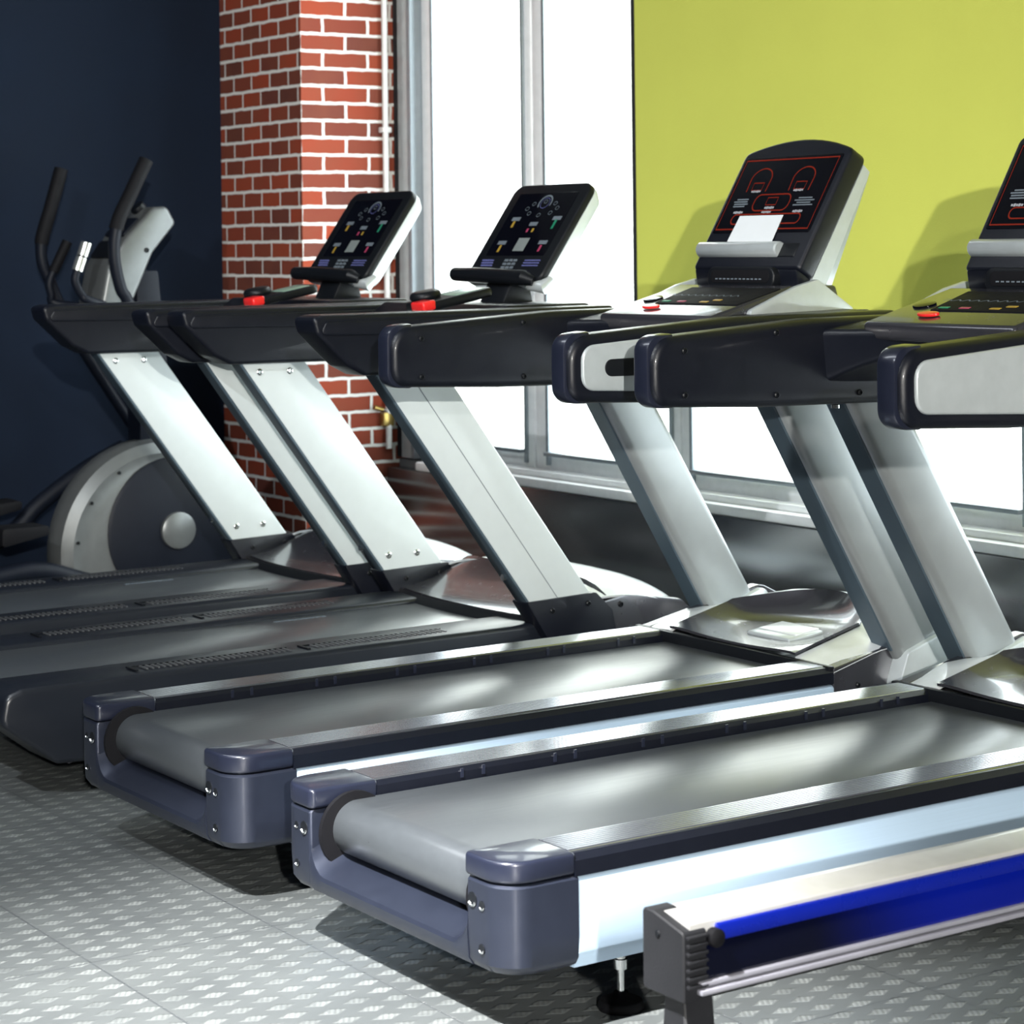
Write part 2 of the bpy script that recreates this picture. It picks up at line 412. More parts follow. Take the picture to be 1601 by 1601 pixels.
# jambs between the pillar and the first window
b = B(); box(b, PXR, -6.985, 4.24, YW+.1, .437, WZ1, .003); struct('trim_3', b, 'yellow_edge')
b = B(); box(b, -6.983, -6.914, 4.236, YW+.1, .437, WZ1, .003); struct('trim_4', b, 'silver_paint')
b = B(); box(b, -6.914, -6.891, 4.232, YW+.1, .437, WZ1, .003); struct('trim_5', b, 'frame_grey')
# pale building across the street
b = B(); box(b, -15, -8.0, 8.0, 8.4, -1, 7)
fac = finish(b, 'building', 'facade'); tag(fac, 'cream panelled building outside the left window pane', 'building')
for k, z in enumerate((.7, 1.4, 2.1, 2.8)):
    b = B(); box(b, -15, -8.0, 7.992, 8.0, z, z+.012); finish(b, 'panel_joint', 'seam', fac)
for x in (-11.8, -10.6, -9.4):
    b = B(); box(b, x, x+.012, 7.992, 8.0, -1, 7); finish(b, 'panel_joint', 'seam', fac)

# white pipe on the side of the brick pillar
t = thing('wall_pipe', 'thin white vertical pipe on the side of the brick pillar', 'pipe', (PXR+.02, 4.195, 0))
b = B(); tube(b, [(0, 0, .47), (0, 0, H)], .011); finish(b, 'tube', 'pipe', t)
for z in (.78, 1.6, 2.4):
    b = B(); box(b, -.02, .014, -.018, .018, z, z+.02, .003); finish(b, 'clip', 'pipe', t)
b = B(); box(b, -.02, .011, -.028, .018, .55, .60, .006); tube(b, [(.0, -.025, .61), (.0, -.06, .62)], .008); finish(b, 'valve', mat('brass_valve', (.45, .32, .1), .3, .9), t)

# yellow-green fabric panel hung in front of the glazing
t = thing('fabric_panel', 'large yellow green fabric panel hanging in front of the window', 'panel', (-5.515, 4.195, 1.0))
b = B(); us = lin(0, 3.2, 40)
grid(b, lambda u, v: (u, .004*math.sin(u*5)*(1-v*.3), v*2.1), us, lin(0, 1, 8), back=.006); finish(b, 'fabric', 'yellow_fabric', t)
b = B(); box(b, -.021, .0, -.006, .014, 0, 2.1, .002); box(b, -.021, 3.2, -.008, .014, -.012, .0, .002); finish(b, 'edge_strip', 'yellow_edge', t)
b = B(); tube(b, [(-.05, .02, 2.11), (3.25, .02, 2.11)], .02); finish(b, 'hanging_rod', 'frame_grey', t)

# ------------------------------------------------------------------ treadmill, silver-sided kind
def screw(parent, p, ax, r=.008, m='black', name='screw', h=.004):
    b = B(); lathe(b, [(r, -h), (r, h*.6), (r*.7, h), (r*.6, h), (r*.55, h*.3), (0, h*.3)], p, ax, 12)
    return finish(b, name, m, parent)

def leveling_foot(t, x, y, top=.11):
    b = B(); lathe(b, [(.006, .02), (.006, .062), (.011, .063), (.011, .078), (.008, .079), (.008, top+.01)], (x, y, 0), 'z', 12)
    o = finish(b, 'leveling_foot', 'chrome', t)
    b = B(); lathe(b, [(.036, 0), (.037, .006), (.033, .014), (.014, .022), (.011, .027)], (x, y, 0), 'z', 24); finish(b, 'foot_pad', 'rubber', o)

def arm_profile(front=1.62):
    """side outline (y,z) of the handrail arm"""
    return fillet([(.70, .885), (1.0, .872), (front, .862), (front, 1.045), (1.15, 1.042), (.70, 1.015)], [.045, 0, .02, .02, 0, .055], 7)

def treadmill_a(label, loc, slot, group, ady):
    t = thing('treadmill', label, 'treadmill', loc, group)
    HW = .345
    # deck pan
    b = B(); box(b, -.32, .32, .10, 1.95, .105, .17, .01); finish(b, 'deck_pan', 'black', t)
    # belt: a flat loop round two rollers
    prof = fillet([(.035, .165), (1.52, .165), (1.52, .258), (.035, .258)], .046, 10)
    b = B(); prism(b, prof, -.232, .232, 'x', .004, 2, 60); finish(b, 'running_belt', 'belt', t, 50)
    b = B(); box(b, -.2, .2, .09, .10, .142, .158, .002); finish(b, 'belt_scraper', 'rubber', t)
    for s in (-1, 1):
        # silver side panel, slightly tucked in at the bottom
        q = [(HW-.006, .242), (HW, .238), (HW+.001, .13), (HW-.012, .104), (HW-.03, .104), (HW-.03, .242)]
        b = B(); prism(b, [(s*p[0], p[1]) for p in q], .135, 1.56, 'y', .0015, 1); finish(b, 'side_panel', 'side_silver', t)
        # foot rail with long ribs
        xi, xo = .236, HW
        top = []
        nr = 9
        for k in range(nr):
            a0 = xi+.012+(xo-xi-.03)*k/nr; dw = (xo-xi-.03)/nr
            top += [(a0, .2805), (a0+dw*.12, .2822), (a0+dw*.80, .2822), (a0+dw*.92, .2805)]
        q = [(xi, .246), (xi, .272)] + [(xi+.006, .2795)] + top + [(xo-.008, .2795), (xo+.002, .270), (xo+.002, .246)]
        q = [(xi, .246), (xi, .272), (xi+.006, .2796), (xo-.008, .2796), (xo+.002, .270), (xo+.002, .246)]
        b = B(); prism(b, [(s*p[0], p[1]) for p in q], .13, 1.445, 'y', 0); rl = finish(b, 'foot_rail', 'navy_plastic', t, 30)
        q = [(xi+.008, .2785)] + top + [(xo-.012, .2785)]
        b = B(); prism(b, [(s*p[0], p[1]) for p in q], .131, 1.444, 'y', 0); finish(b, 'tread_strip', 'rail_black', rl, 5)
        for k in range(6):
            for yy in (.30+k*.2, .345+k*.2):
                b = B(); box(b, min(s*.2335, s*.2365), max(s*.2335, s*.2365), yy, yy+.006, .262, .278, 0); finish(b, 'rail_clip', 'cap_navy', t)
        # rear cap on top of the frame
        pl = fillet([(s*.236, 0), (s*.347, .0), (s*.347, .132), (s*.236, .132)], [.012, .055, 0, 0], 8)
        b = B(); prism(b, pl, .249, .2825, 'z', .006, 3, 40); finish(b, 'rail_end_cap', 'cap_navy', t)
        # roller guard ring
        b = B(); ring = []
        lathe(b, [(.0, 0), (.062, 0), (.066, .003), (.066, .012), (.0, .012)], (s*.234 if s < 0 else .222, .078, .207), 'x', 32)
        finish(b, 'roller_guard', 'rubber', t)
    # rear frame: two rounded uprights and a low bar, one casting
    b = B()
    for s in (-1, 1):
        pl = fillet([(s*.243, .002), (s*.345, .002), (s*.347, .136), (s*.243, .136)], [.006, .055, 0, 0], 10)
        v0 = []; rings = []
        for z, inset in ((.106, .022), (.112, .010), (.124, .002), (.16, 0), (.242, 0), (.2465, .004)):
            ring = []
            for p in pl:
                y = p[1] + (inset if p[1] < .07 else 0)
                x = p[0] - s*(inset*1.0 if abs(p[0]) > .3 else 0)
                ring.append(b.verts.new((x, y, z)))
            rings.append(ring)
        for r0, r1 in zip(rings, rings[1:]):
            for k in range(len(r0)): b.faces.new((r0[k], r1[k], r1[(k+1) % len(r0)], r0[(k+1) % len(r0)]))
        b.faces.new(rings[0]); b.faces.new(rings[-1])
    # bar with fillets into the uprights (a swept section)
    xs = [-.245, -.243, -.238, -.228, -.214, -.20] + lin(-.18, .18, 8) + [.20, .214, .228, .238, .243, .245]
    rings = []
    for x in xs:
        d = max(0, abs(x)-.20)/.045; up = .055*(1-math.sqrt(max(0, 1-d*d)))
        sec = [(.024, .106), (.010, .112), (.003, .124), (.001, .136+up*.5), (.004, .142+up), (.060, .164+up), (.090, .168+up), (.092, .108)]
        rings.append([b.verts.new((x, p[0], p[1])) for p in sec])
    for r0, r1 in zip(rings, rings[1:]):
        for k in range(8): b.faces.new((r0[k], r1[k], r1[(k+1) % 8], r0[(k+1) % 8]))
    b.faces.new(rings[0]); b.faces.new(rings[-1])
    finish(b, 'rear_frame', 'frame_blue', t, 32)
    # bolt holes
    for x, z, r in ((.260, .214, .0105), (.286, .210, .0068), (.284, .145, .0068), (-.262, .214, .0105), (-.288, .214, .0055), (-.288, .150, .006)):
        yq = .0012
        b = B(); lathe(b, [(r*1.1, .004), (r*1.1, 0), (0, 0)], (x, yq-.0005, z), 'y', 16)
        o = finish(b, 'bolt_hole', 'black', t)
        b = B(); tube(b, [(x+r*.85*math.cos(a), yq-.0008, z+r*.85*math.sin(a)) for a in lin(PI*1.15, PI*1.85, 8)], r*.22, 6); finish(b, 'bolt_rim', 'chrome', o)
    for x in (-.27, .27):
        for y in (.27, 1.70): leveling_foot(t, x, y)
    # motor cover: shell (wings and nose) and sunken tray
    Y0 = 1.445
    def cov(u, v):
        au = abs(u); x = .222*u if au <= 1 else (.222 + (au-1)*.222)*(1 if u > 0 else -1)
        vv = min(v, 1); y = Y0 + .33*vv*(1-.42*min(au, 1.25)**2) + max(v-1, 0)*.34
        z = .286 + .245*(min(y, Y0+.33)-Y0)
        if v > 1: z -= ((v-1)**2)*.20
        if au > 1: z -= .016*((au-1)/.56)**1.5
        return x, y, z
    b = B(); us = lin(-1.56, -1, 5) + lin(-.9, .9, 18) + lin(1, 1.56, 5); vs_ = lin(0, 1, 12)+lin(1.08, 1.9, 8)
    grid(b, lambda u, v: cov(u, v), us, vs_, skip=lambda u, v: abs(u) < 1 and v < 1, back=.006); finish(b, 'cover_shell', 'cover_light', t, 40)
    def tray(u, v):
        x, y, z = cov(u, v); e = min(1, max(abs(u)**5, v**4)*.75 + .25*(abs(u)**8+v**8)); fl = .284 + .006*v + .010*u*u
        return x, y, fl + (z+.003-fl)*min(1, e)
    b = B(); grid(b, tray, lin(-1, 1, 28), lin(0, 1, 22), back=.006); finish(b, 'cover_tray', 'cover_dark', t, 40)
    b = B(); box(b, -HW, HW, Y0-.012, Y0+.004, .25, .283, .003); finish(b, 'cover_lip', 'black', t)
    # raised silver plate on the tray
    fm = frame_map((.03, Y0+.135, .288), (0, .985, .10), (0, -.10, .985))
    b = B(); slab(b, fm, [(-.075, -.05), (.075, -.05), (.075, .055), (-.075, .055)], -.01, .016, .006); o = finish(b, 'cover_plate', 'silver_paint', t)
    b = B(); slab(b, fm, [(-.064, -.02), (.064, -.02), (.064, .052), (-.064, .052)], .012, .019, .002); finish(b, 'plate_top', 'cover_light', o)
    for s in (-1, 1):
        pr = fillet([(Y0, .108), (Y0, .278), (Y0+.20, .316), (Y0+.36, .35), (Y0+.56, .25), (Y0+.58, .11)], [0, .005, 0, .05, .05, .02], 5)
        b = B(); prism(b, pr, s*(HW-.03), s*(HW+.001), 'x', .002, 1); o = finish(b, 'cover_side', 'cover_dark', t)
        screw(o, (s*(HW+.001), Y0+.07, .235), 'x', .006)
        # upright post
        x0, x1 = (.285, .375) if s > 0 else (-.40, -.31)
        ly = lambda z: 1.30 + (.86-z)*.60
        b = B()
        bot, topz = .23, .90
        if s > 0: ly = lambda z: 1.27 + (.86-z)*.60
        pts = [(ly(topz), topz), (ly(topz)+.155, topz), (ly(bot)+.165, bot), (ly(bot), bot)]
        prism(b, pts, x0, x1, 'x', .022, 4, 60); post = finish(b, 'upright_post', 'post_grey', t)
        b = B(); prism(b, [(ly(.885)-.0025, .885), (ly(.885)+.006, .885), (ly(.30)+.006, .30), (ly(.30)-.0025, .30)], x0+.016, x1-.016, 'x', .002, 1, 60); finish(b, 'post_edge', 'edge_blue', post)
        # flared foot of the post
        xf0, xf1 = x0+.004, x1-.004
        pr = fillet([(ly(.33)-.015, .10), (ly(.29)-.01, .24), (ly(.30)+.02, .30), (ly(.33)+.185, .345), (ly(.1)+.19, .10)], [.005, .05, .02, .02, .01], 5)
        b = B(); prism(b, pr, x0-.008, x1+.014, 'x', .008, 2); o = finish(b, 'post_foot', 'silver_paint', t)
        screw(o, (x1+.014, ly(.27)+.15, .275), 'x', .007)
        # handrail arm
        xa0, xa1 = (.317, .385) if s > 0 else (-.353, -.285)
        b = B(); prism(b, [(p[0]+ady*max(0, (1.4-p[0])/.7), p[1]) for p in arm_profile()], xa0, xa1, 'x', .016, 4, 40)
        arm = finish(b, 'handrail_arm', 'navy_plastic', t)
        # glossy band round the rear end
        b = B(); prism(b, [(p[0]+ady, p[1]) for p in fillet([(.694, .883), (.76, .880), (.76, 1.024), (.694, 1.019)], [.045, .0, .0, .055], 7)], xa0+.012, xa1-.012, 'x', .006, 2, 40); finish(b, 'arm_end_band', 'cap_navy', arm)
        xi = xa0 if s > 0 else xa1
        for y, z in ((.775+ady, .905), (.775+ady, .99), (1.08, .895), (1.08, 1.018), (1.30, .89)):
            screw(arm, (xi, y, z), 'x', .0065)
        # silver outer panel
        xo = xa1 if s > 0 else xa0
        pp = fillet([(.728+ady, .908), (1.0+ady, .895), (1.58, .887), (1.58, 1.028), (1.15, 1.022), (.728+ady, .996)], [.03, 0, .02, .02, 0, .032], 6)
        b = B(); prism(b, pp, xo-.006, xo+.006, 'x', .005, 3, 40); pan = finish(b, 'arm_panel', 'silver_paint', arm)
        if slot:
            sl = fillet([(.782+ady, .934), (1.30, .928), (1.30, .972), (.782+ady, .968)], .017, 6)
            b = B(); prism(b, sl, xo-.002 if s > 0 else xo-.0085, xo+.0085 if s > 0 else xo+.002, 'x', .002, 2, 40); finish(b, 'panel_slot', 'black', pan)
        # trim and screws under the arm
        for yy in (1.27, 1.44):
            screw(arm, ((x0+x1)/2+.03, yy, .858 if yy > 1.3 else .862), 'z', .009, 'chrome')
    # cross beam between the arms
    b = B(); xs = lin(-.29, .29, 14); rings = []
    for x in xs:
        e = (abs(x)/.29)**2
        sec = fillet([(1.26-.05*e, .985-.07*e), (1.62, .93-.03*e), (1.62, 1.045), (1.30, 1.045-.012*e), (1.25-.05*e, 1.02)], .014, 4)
        rings.append([b.verts.new((x, p[0], p[1])) for p in sec])
    for r0, r1 in zip(rings, rings[1:]):
        n = len(r0)
        for k in range(n): b.faces.new((r0[k], r1[k], r1[(k+1) % n], r0[(k+1) % n]))
    b.faces.new(rings[0]); b.faces.new(rings[-1]); finish(b, 'cross_beam', 'navy_plastic', t)
    # console base: sloping key plate with silver cheeks
    pr = fillet([(1.235, 1.00), (1.235, 1.036), (1.47, 1.098), (1.60, 1.098), (1.63, 1.0)], [.01, .012, .01, .01, 0], 4)
    b = B(); prism(b, pr, -.205, .2, 'x', .01, 3); base = finish(b, 'console_base', 'cover_dark', t)
    for x0, x1 in ((.2, .216), (-.221, -.205)):
        pr = fillet([(1.29, 1.03), (1.47, 1.098), (1.53, 1.112), (1.66, 1.03)], [.01, .03, .01, .01], 5)
        b = B(); prism(b, pr, x0, x1, 'x', .005, 2); finish(b, 'base_cheek', 'silver_paint', base)
    fm = frame_map((0, 1.235, 1.0375), (0, .235, .062), (0, -.062, .235))
    b = B(); slab(b, fm, [(-.10, .085), (.19, .085), (.19, .215), (-.12, .215)], -.002, .0012, .001); finish(b, 'keypad', 'rubber', base)
    b = B(); slab(b, fm, circ2(-.07, .05, .028, .013, 20), 0, .006, .002); finish(b, 'stop_button', 'red', base)
    for x, s_, c in ((-.075, .10, 'green'), (-.02, .10, 'pink'), (.06, .10, 'yellow'), (.09, .115, 'yellow')):
        b = B(); slab(b, fm, rect2(x, s_, .026, .009), -.002, .0025, .0008); finish(b, 'key', c, base)
    b = B()
    for k in range(10):
        x = -.11+k*.025; line(b, fm, [(x-.011, .145), (x, .155), (x+.011, .145)], .004, .0015, False)
    finish(b, 'key_print', 'grey_print', base)
    b = B(); slab(b, fm, circ2(-.15, .12, .026, .022, 20), -.002, .002, .001); finish(b, 'cup_recess', 'gloss_black', base)
    # console
    o3 = (0, 1.497, 1.135); tv = (0, .168, .272); nv = (0, -.272, .168)
    fm = frame_map(o3, tv, nv); L = .32
    W = .187
    out = [(-W, 0), (W, 0), (W, L)] + [(W*math.cos(a)/1.0 if False else W*(1-2*k/12), L+.034*(1-((1-2*k/12))**2)) for k, a in enumerate(range(13))][1:-1] + [(-W, L)]
    b = B(); slab(b, fm, fillet(out, [.01, .01, .03]+[0]*11+[.03], 5), -.05, 0, .008); con = finish(b, 'console', 'navy_plastic', t)
    sh = [(p[0]*1.0, p[1]*.985-.012) for p in out]
    b = B(); n = len(sh)
    v0 = [b.verts.new(fm(p[0], p[1], -.048)) for p in sh]
    v1 = [b.verts.new(fm(p[0]*.99, p[1]*.99, -.072-.02*(1-p[1]/L))) for p in sh]; v2 = [b.verts.new(fm(p[0]*.88, .03+p[1]*.84, -.092-.03*(1-p[1]/L))) for p in sh]
    for a_, c_ in ((v0, v1), (v1, v2)):
        for k in range(n): b.faces.new((a_[k], c_[k], c_[(k+1) % n], a_[(k+1) % n]))
    b.faces.new(v2); b.faces.new(v0[::-1]); finish(b, 'console_shell', 'silver_paint', con, 30)
    S_ = lambda s: -W + 2*W*s
    T_ = lambda q: q*L
    b = B(); slab(b, fm, fillet([(S_(.035), T_(.30)), (S_(.95), T_(.30)), (S_(.95), T_(.955)), (S_(.035), T_(.955))], .006), -.004, .0015, .001); scr = finish(b, 'screen', 'gloss_black', con)
    b = B(); h = .0022
    line(b, fm, [(S_(.06), T_(.33)), (S_(.925), T_(.33)), (S_(.925), T_(.925)), (S_(.06), T_(.925))], .0042, h)
    for cx in (.28, .68):
        c0, c1 = S_(cx), T_(.745)
        line(b, fm, [(c0+.034, c1-.030)] + circ2(c0, c1+.004, .036, .03, 14, 0, PI, False) + [(c0-.034, c1-.030)], .0034, h, False)
        line(b, fm, rect2(c0, c1-.016, .036, .02), .003, h)
    line(b, fm, fillet(rect2(S_(.48), T_(.555), .125, .044), .018), .0036, h)
    line(b, fm, rect2(S_(.48), T_(.565), .036, .02), .0028, h)
    line(b, fm, fillet(rect2(S_(.49), T_(.415), .24, .026), .012), .0036, h)
    finish(b, 'screen_line', 'red_line', scr)
    b = B()
    for cx, cy in ((.28, .655), (.68, .655), (.48, .51), (.20, .475), (.47, .475), (.76, .475)):
        for k in range(5): slab(b, fm, rect2(S_(cx)+(k-2)*.0068, T_(cy), .0052, .007*(1 if k % 2 else .75)), .001, h, 0)
    finish(b, 'screen_caption', 'white', scr)
    for side in (0, 1):
        b = B()
        for k in range(4):
            if side: slab(b, fm, rect2(S_(.78), T_(.527+.02*k), .066-.02*(k % 2), .0032), .001, h, 0)
            else: slab(b, fm, rect2(S_(.18)+.004*(k % 2), T_(.527+.02*k), .052-.008*abs(k-1.5), .0035), .001, h, 0)
        finish(b, 'screen_text', 'grey_print', scr)
    # silver reading bar and its slot
    b = B(); slab(b, fm, rect2(S_(.80), T_(.155), .085, .036), -.002, .002, .003); finish(b, 'rack_slot', 'black', con)
    b = B(); nseg = 10; rings = []
    for x in (S_(.0)+.003, S_(.0)+.007, S_(.76), S_(.77)):
        rr = .02 if x not in (S_(.0)+.003, S_(.77)) else .017
        rings.append([b.verts.new(fm(x, T_(.155)-rr*math.cos(PI*k/nseg)*.95, .001+rr*1.05*math.sin(PI*k/nseg))) for k in range(nseg+1)])
    for r0, r1 in zip(rings, rings[1:]):
        for k in range(nseg): b.faces.new((r0[k], r0[k+1], r1[k+1], r1[k]))
        b.faces.new((r0[0], r1[0], r1[-1], r0[-1]))
    b.faces.new(rings[0]); b.faces.new(rings[-1]); finish(b, 'reading_rack', 'silver_paint', con)
    # lower housing with speaker
    pr = [(1.497, 1.135), (1.503, 1.095), (1.56, 1.075), (1.57, 1.11)]
    b = B(); prism(b, pr, -.18, .18, 'x', .005, 2); low = finish(b, 'console_chin', 'navy_plastic', con)
    fm2 = frame_map((0, 1.488, 1.115), (0, .12, .99), (0, -.99, .12))
    b = B(); slab(b, fm2, fillet(rect2(.005, 0, .235, .05), .02), -.02, .008, .005); finish(b, 'speaker_housing', 'black', low)
    b = B(); slab(b, fm2, fillet(rect2(.005, .002, .205, .03), .012), .006, .0095, .001); o = finish(b, 'speaker_grille', 'rubber', low)
    b = B()
    for k in range(12): slab(b, fm2, rect2(-.075+k*.014, -.004, .008, .003), .009, .0105, 0)
    finish(b, 'grille_print', 'grey_print', low)
    return t, fm, S_, T_

GA = 'treadmills standing side by side in a row'
TA = treadmill_a('nearest silver sided treadmill beside the blue rowing rail, end armrest with plain silver panel', (-3.135, 1.858, 0), False, GA, .075)
TB = treadmill_a('silver sided treadmill second from the front, white paper card on its red lined console', (-4.015, 1.858, 0), True, GA, .03)
# white card standing in the reading rack of the second treadmill
fm, S_, T_ = TB[1], TB[2], TB[3]
b = B(); slab(b, fm, [(S_(.235), T_(.216)), (S_(.66), T_(.216)), (S_(.655), T_(.44)), (S_(.245), T_(.44))], .0035, .0045, 0)
card = finish(b, 'paper_card', 'paper'); card.location = TB[0].location
tag(card, 'blank white paper card standing on the silver bar of a treadmill console', 'paper')

# ------------------------------------------------------------------ treadmill, black kind with white posts
def arm_b(x0, x1):
    pts = [(.78, 1.037), (.75, 1.03), (.76, .995), (.845, .915), (.89, .892), (1.62, .885), (1.62, 1.04)]
    return fillet(pts, [.01, .012, .02, .03, .02, .01, .01], 5)

def treadmill_b(label, loc):
    t = thing('treadmill', label, 'treadmill', loc, GA)
    HW = .35; RI = .185; ZT = .252
    # side skirt per side, with wedge-shaped rear end
    b = B(); box(b, -.3, .3, .14, 1.9, .075, .19, .01); finish(b, 'deck_pan', 'black', t)
    prof = fillet([(.03, .15), (1.55, .15), (1.55, .238), (.03, .238)], .042, 8)
    b = B(); prism(b, prof, -RI-.02, RI+.02, 'x', .003, 2, 60); belt = finish(b, 'running_belt', 'belt', t, 50)
    b = B()
    fmz = lambda x, y, h=0: Vector((x, y, .238+h))
    for k in range(9):
        slab(b, fmz, [(-.155, .93+k*.017), (-.142, .93+k*.017), (-.142, .942+k*.017), (-.155, .942+k*.017)], 0, .0006, 0)
    finish(b, 'belt_print', 'grey_print', belt)
    for s in (-1, 1):
        pr = fillet([(.0, .175), (.012, .235), (.05, ZT-.004), (1.48, ZT), (1.60, .265), (1.60, .08), (.20, .072), (.13, .075)], [.03, .03, .03, 0, 0, 0, .02, .02], 5)
        b = B(); prism(b, pr, min(s*RI, s*HW), max(s*RI, s*HW), 'x', .012, 3); rail = finish(b, 'foot_rail', 'rail_b', t)
        b = B(); prism(b, fillet([(.05, .16), (.10, .16), (.19, .078), (.16, .070)], .008, 3), min(s*RI, s*(HW-.01)), max(s*RI, s*(HW-.01)), 'x', .003, 1)
        finish(b, 'end_skid', 'cover_dark', rail)
        # ribbed grip strips
        for y0, y1 in ((.36, .74), (.80, 1.17)):
            b = B(); n = 26; xg = s*.29 if s > 0 else -.268
            for k in range(n):
                y = y0+(y1-y0)*k/n; box(b, xg-.020, xg+.020, y, y+.005, ZT-.002, ZT+.0012, 0)
            o = finish(b, 'grip_strip', 'grip', rail)
            b = B(); box(b, xg-.026, xg+.026, y0-.03, y0-.022, ZT-.002, ZT+.002); box(b, xg-.026, xg-.023, y0-.03, y1, ZT-.002, ZT+.001); finish(b, 'grip_edge', 'black', rail)
        # post with dark rear edge
        x0, x1 = (.322, .375) if s > 0 else (-.375, -.322)
        ly = lambda z: .935 + (.89-z)*.735
        b = B(); prism(b, [(ly(.93), .93), (ly(.93)+.19, .93), (ly(.30)+.193, .30), (ly(.30), .30)], x0, x1, 'x', .005, 3); post = finish(b, 'upright_post', 'white_panel', t)
        b = B(); prism(b, [(ly(.93)-.007, .93), (ly(.93)+.004, .93), (ly(.30)+.004, .30), (ly(.30)-.007, .30)], x0+.003, x1-.001, 'x', .002, 1); finish(b, 'post_edge', 'edge_blue', post)
        if s > 0:
            b = B(); prism(b, [(ly(.92)+.088, .92), (ly(.92)+.0895, .92), (ly(.31)+.0895, .31), (ly(.31)+.088, .31)], x1-.002, x1+.0012, 'x', 0); finish(b, 'post_seam', 'grey_print', post)
        else:
            for y, z in ((ly(.868)+.035, .868), (ly(.868)+.125, .868), (ly(.352)+.045, .352), (ly(.352)+.135, .352)):
                screw(post, (x1, y, z), 'x', .009, 'chrome', 'bolt', .005)
        screw(post, ((x0+x1)/2, ly(.375)-.008, .375), 'y', .008, 'chrome', 'bolt', .006)
        # dark bracket at the bottom of the post
        pr = fillet([(ly(.31)-.012, .312), (ly(.31)+.20, .318), (ly(.31)+.25, .27), (ly(.15)+.16, .15), (ly(.2)-.02, .2)], [.004, .01, .02, .01, .01], 4)
        b = B(); prism(b, pr, x0-.008, x1+.008, 'x', .005, 2); br = finish(b, 'post_bracket', 'navy_plastic', t)
        xo = x1+.008
        screw(br, (xo, ly(.29)+.05, .285), 'x', .007); screw(br, (xo, ly(.29)+.16, .293), 'x', .007)
        # arm
        xa0, xa1 = (.295, .395) if s > 0 else (-.395, -.295)
        b = B(); prism(b, arm_b(xa0, xa1), xa0, xa1, 'x', .016, 4, 30); arm = finish(b, 'handrail_arm', 'navy_plastic', t)
        b = B(); prism(b, fillet([(.765, .99), (1.58, .978), (1.58, 1.025), (.785, 1.022)], .012, 4), xa0-.004, xa1+.004, 'x', .008, 3); finish(b, 'arm_ridge', 'navy_plastic', arm)
        screw(arm, ((x0+x1)/2-.03, .98, .884), 'z', .008, 'chrome')
        # cover side
        pr = fillet([(1.50, .10), (1.50, .27), (1.68, .30), (1.86, .27), (1.94, .20), (1.95, .10)], [0, .01, .05, .05, .03, .02], 5)
        b = B(); prism(b, pr, s*.32, s*.352, 'x', .006, 2); cs = finish(b, 'cover_side', 'cover_dark', t)
        screw(cs, (s*.352, 1.66, .275), 'x', .008)
    # motor cover: dark sloping tray, pale dome
    Y0 = 1.42
    def dome(u, v):
        x = .352*u; y = Y0 + .17 + .37*v - .03*u*u
        z = .340 - .034*u**6 - .008*u*u - .13*v**3 + .012*v
        return x, y, z
    b = B(); grid(b, dome, lin(-1, 1, 20), lin(0, 1, 12), back=.006); finish(b, 'cover_dome', 'cover_light', t)
    def tray(u, v):
        x = .345*u; y = Y0 + .035*(1-u*u)*-1 + .20*v
        z = .255 + .085*(v**1.5) - .006*(1-u*u)*v + .006*u*u*v - .05*u**6*v
        return x, y, z
    b = B(); grid(b, tray, lin(-1, 1, 20), lin(0, 1, 10), back=.008); finish(b, 'cover_tray', 'cover_dark', t)
    b = B(); grid(b, lambda u, v: (.345*u, Y0-.003-.035*(1-u*u)-.012*(1-v), .235+.022*v), lin(-1, 1, 20), lin(0, 1, 2), back=.006); finish(b, 'cover_lip', 'black', t)
    # beam and console neck
    b = B(); prism(b, fillet([(1.30, .95), (1.62, .92), (1.62, 1.045), (1.36, 1.045), (1.29, 1.0)], .02, 4), -.30, .30, 'x', .004, 2); finish(b, 'cross_beam', 'navy_plastic', t)
    b = B(); prism(b, [(1.50, 1.04), (1.60, 1.04), (1.585, 1.10), (1.53, 1.10)], -.05, .065, 'x', .006, 2); finish(b, 'console_neck', 'black', t)
    # control pad with knob and red clip on the near arm
    fm = frame_map((.18, 1.165, 1.030), (0, .16, .030), (0, -.030, .16))
    b = B(); slab(b, fm, fillet(rect2(0, .10, .12, .21), .03), 0, .024, .008); pad = finish(b, 'control_pad', 'black', t)
    b = B(); slab(b, fm, rect2(.005, .135, .085, .085), .022, .0255, .002); finish(b, 'pad_display', 'lcd_green', pad)
    b = B(); slab(b, fm, circ2(-.02, .045, .04, .04, 24), .02, .045, .014, 4); finish(b, 'pad_knob', 'black', pad)
    b = B(); slab(b, fm, rect2(.03, .005, .06, .04), .003, .028, .006); finish(b, 'stop_clip', 'red', pad)
    # console
    o3 = (0, 1.535, 1.10); fm = frame_map(o3, (0, .185, .262), (0, -.262, .185)); L = .318; W = .178
    out = fillet([(-W, 0), (W, 0), (W, L), (-W, L)], [.02, .03, .035, .035], 6)
    b = B(); slab(b, fm, out, -.022, 0, .006); con = finish(b, 'console', 'black', t)
    b = B(); n = len(out); rings = [[b.verts.new(fm(p[0]*k, L/2+(p[1]-L/2)*k, h)) for p in out] for k, h in ((1.0, -.02), (.985, -.035), (.92, -.058), (.74, -.074))]
    for a_, c_ in zip(rings, rings[1:]):
        for k in range(n): b.faces.new((a_[k], c_[k], c_[(k+1) % n], a_[(k+1) % n]))
    b.faces.new(rings[-1]); b.faces.new(rings[0][::-1]); finish(b, 'console_shell', 'white_panel', con, 50)
    S_ = lambda s: -W+2*W*s
    T_ = lambda q: q*L
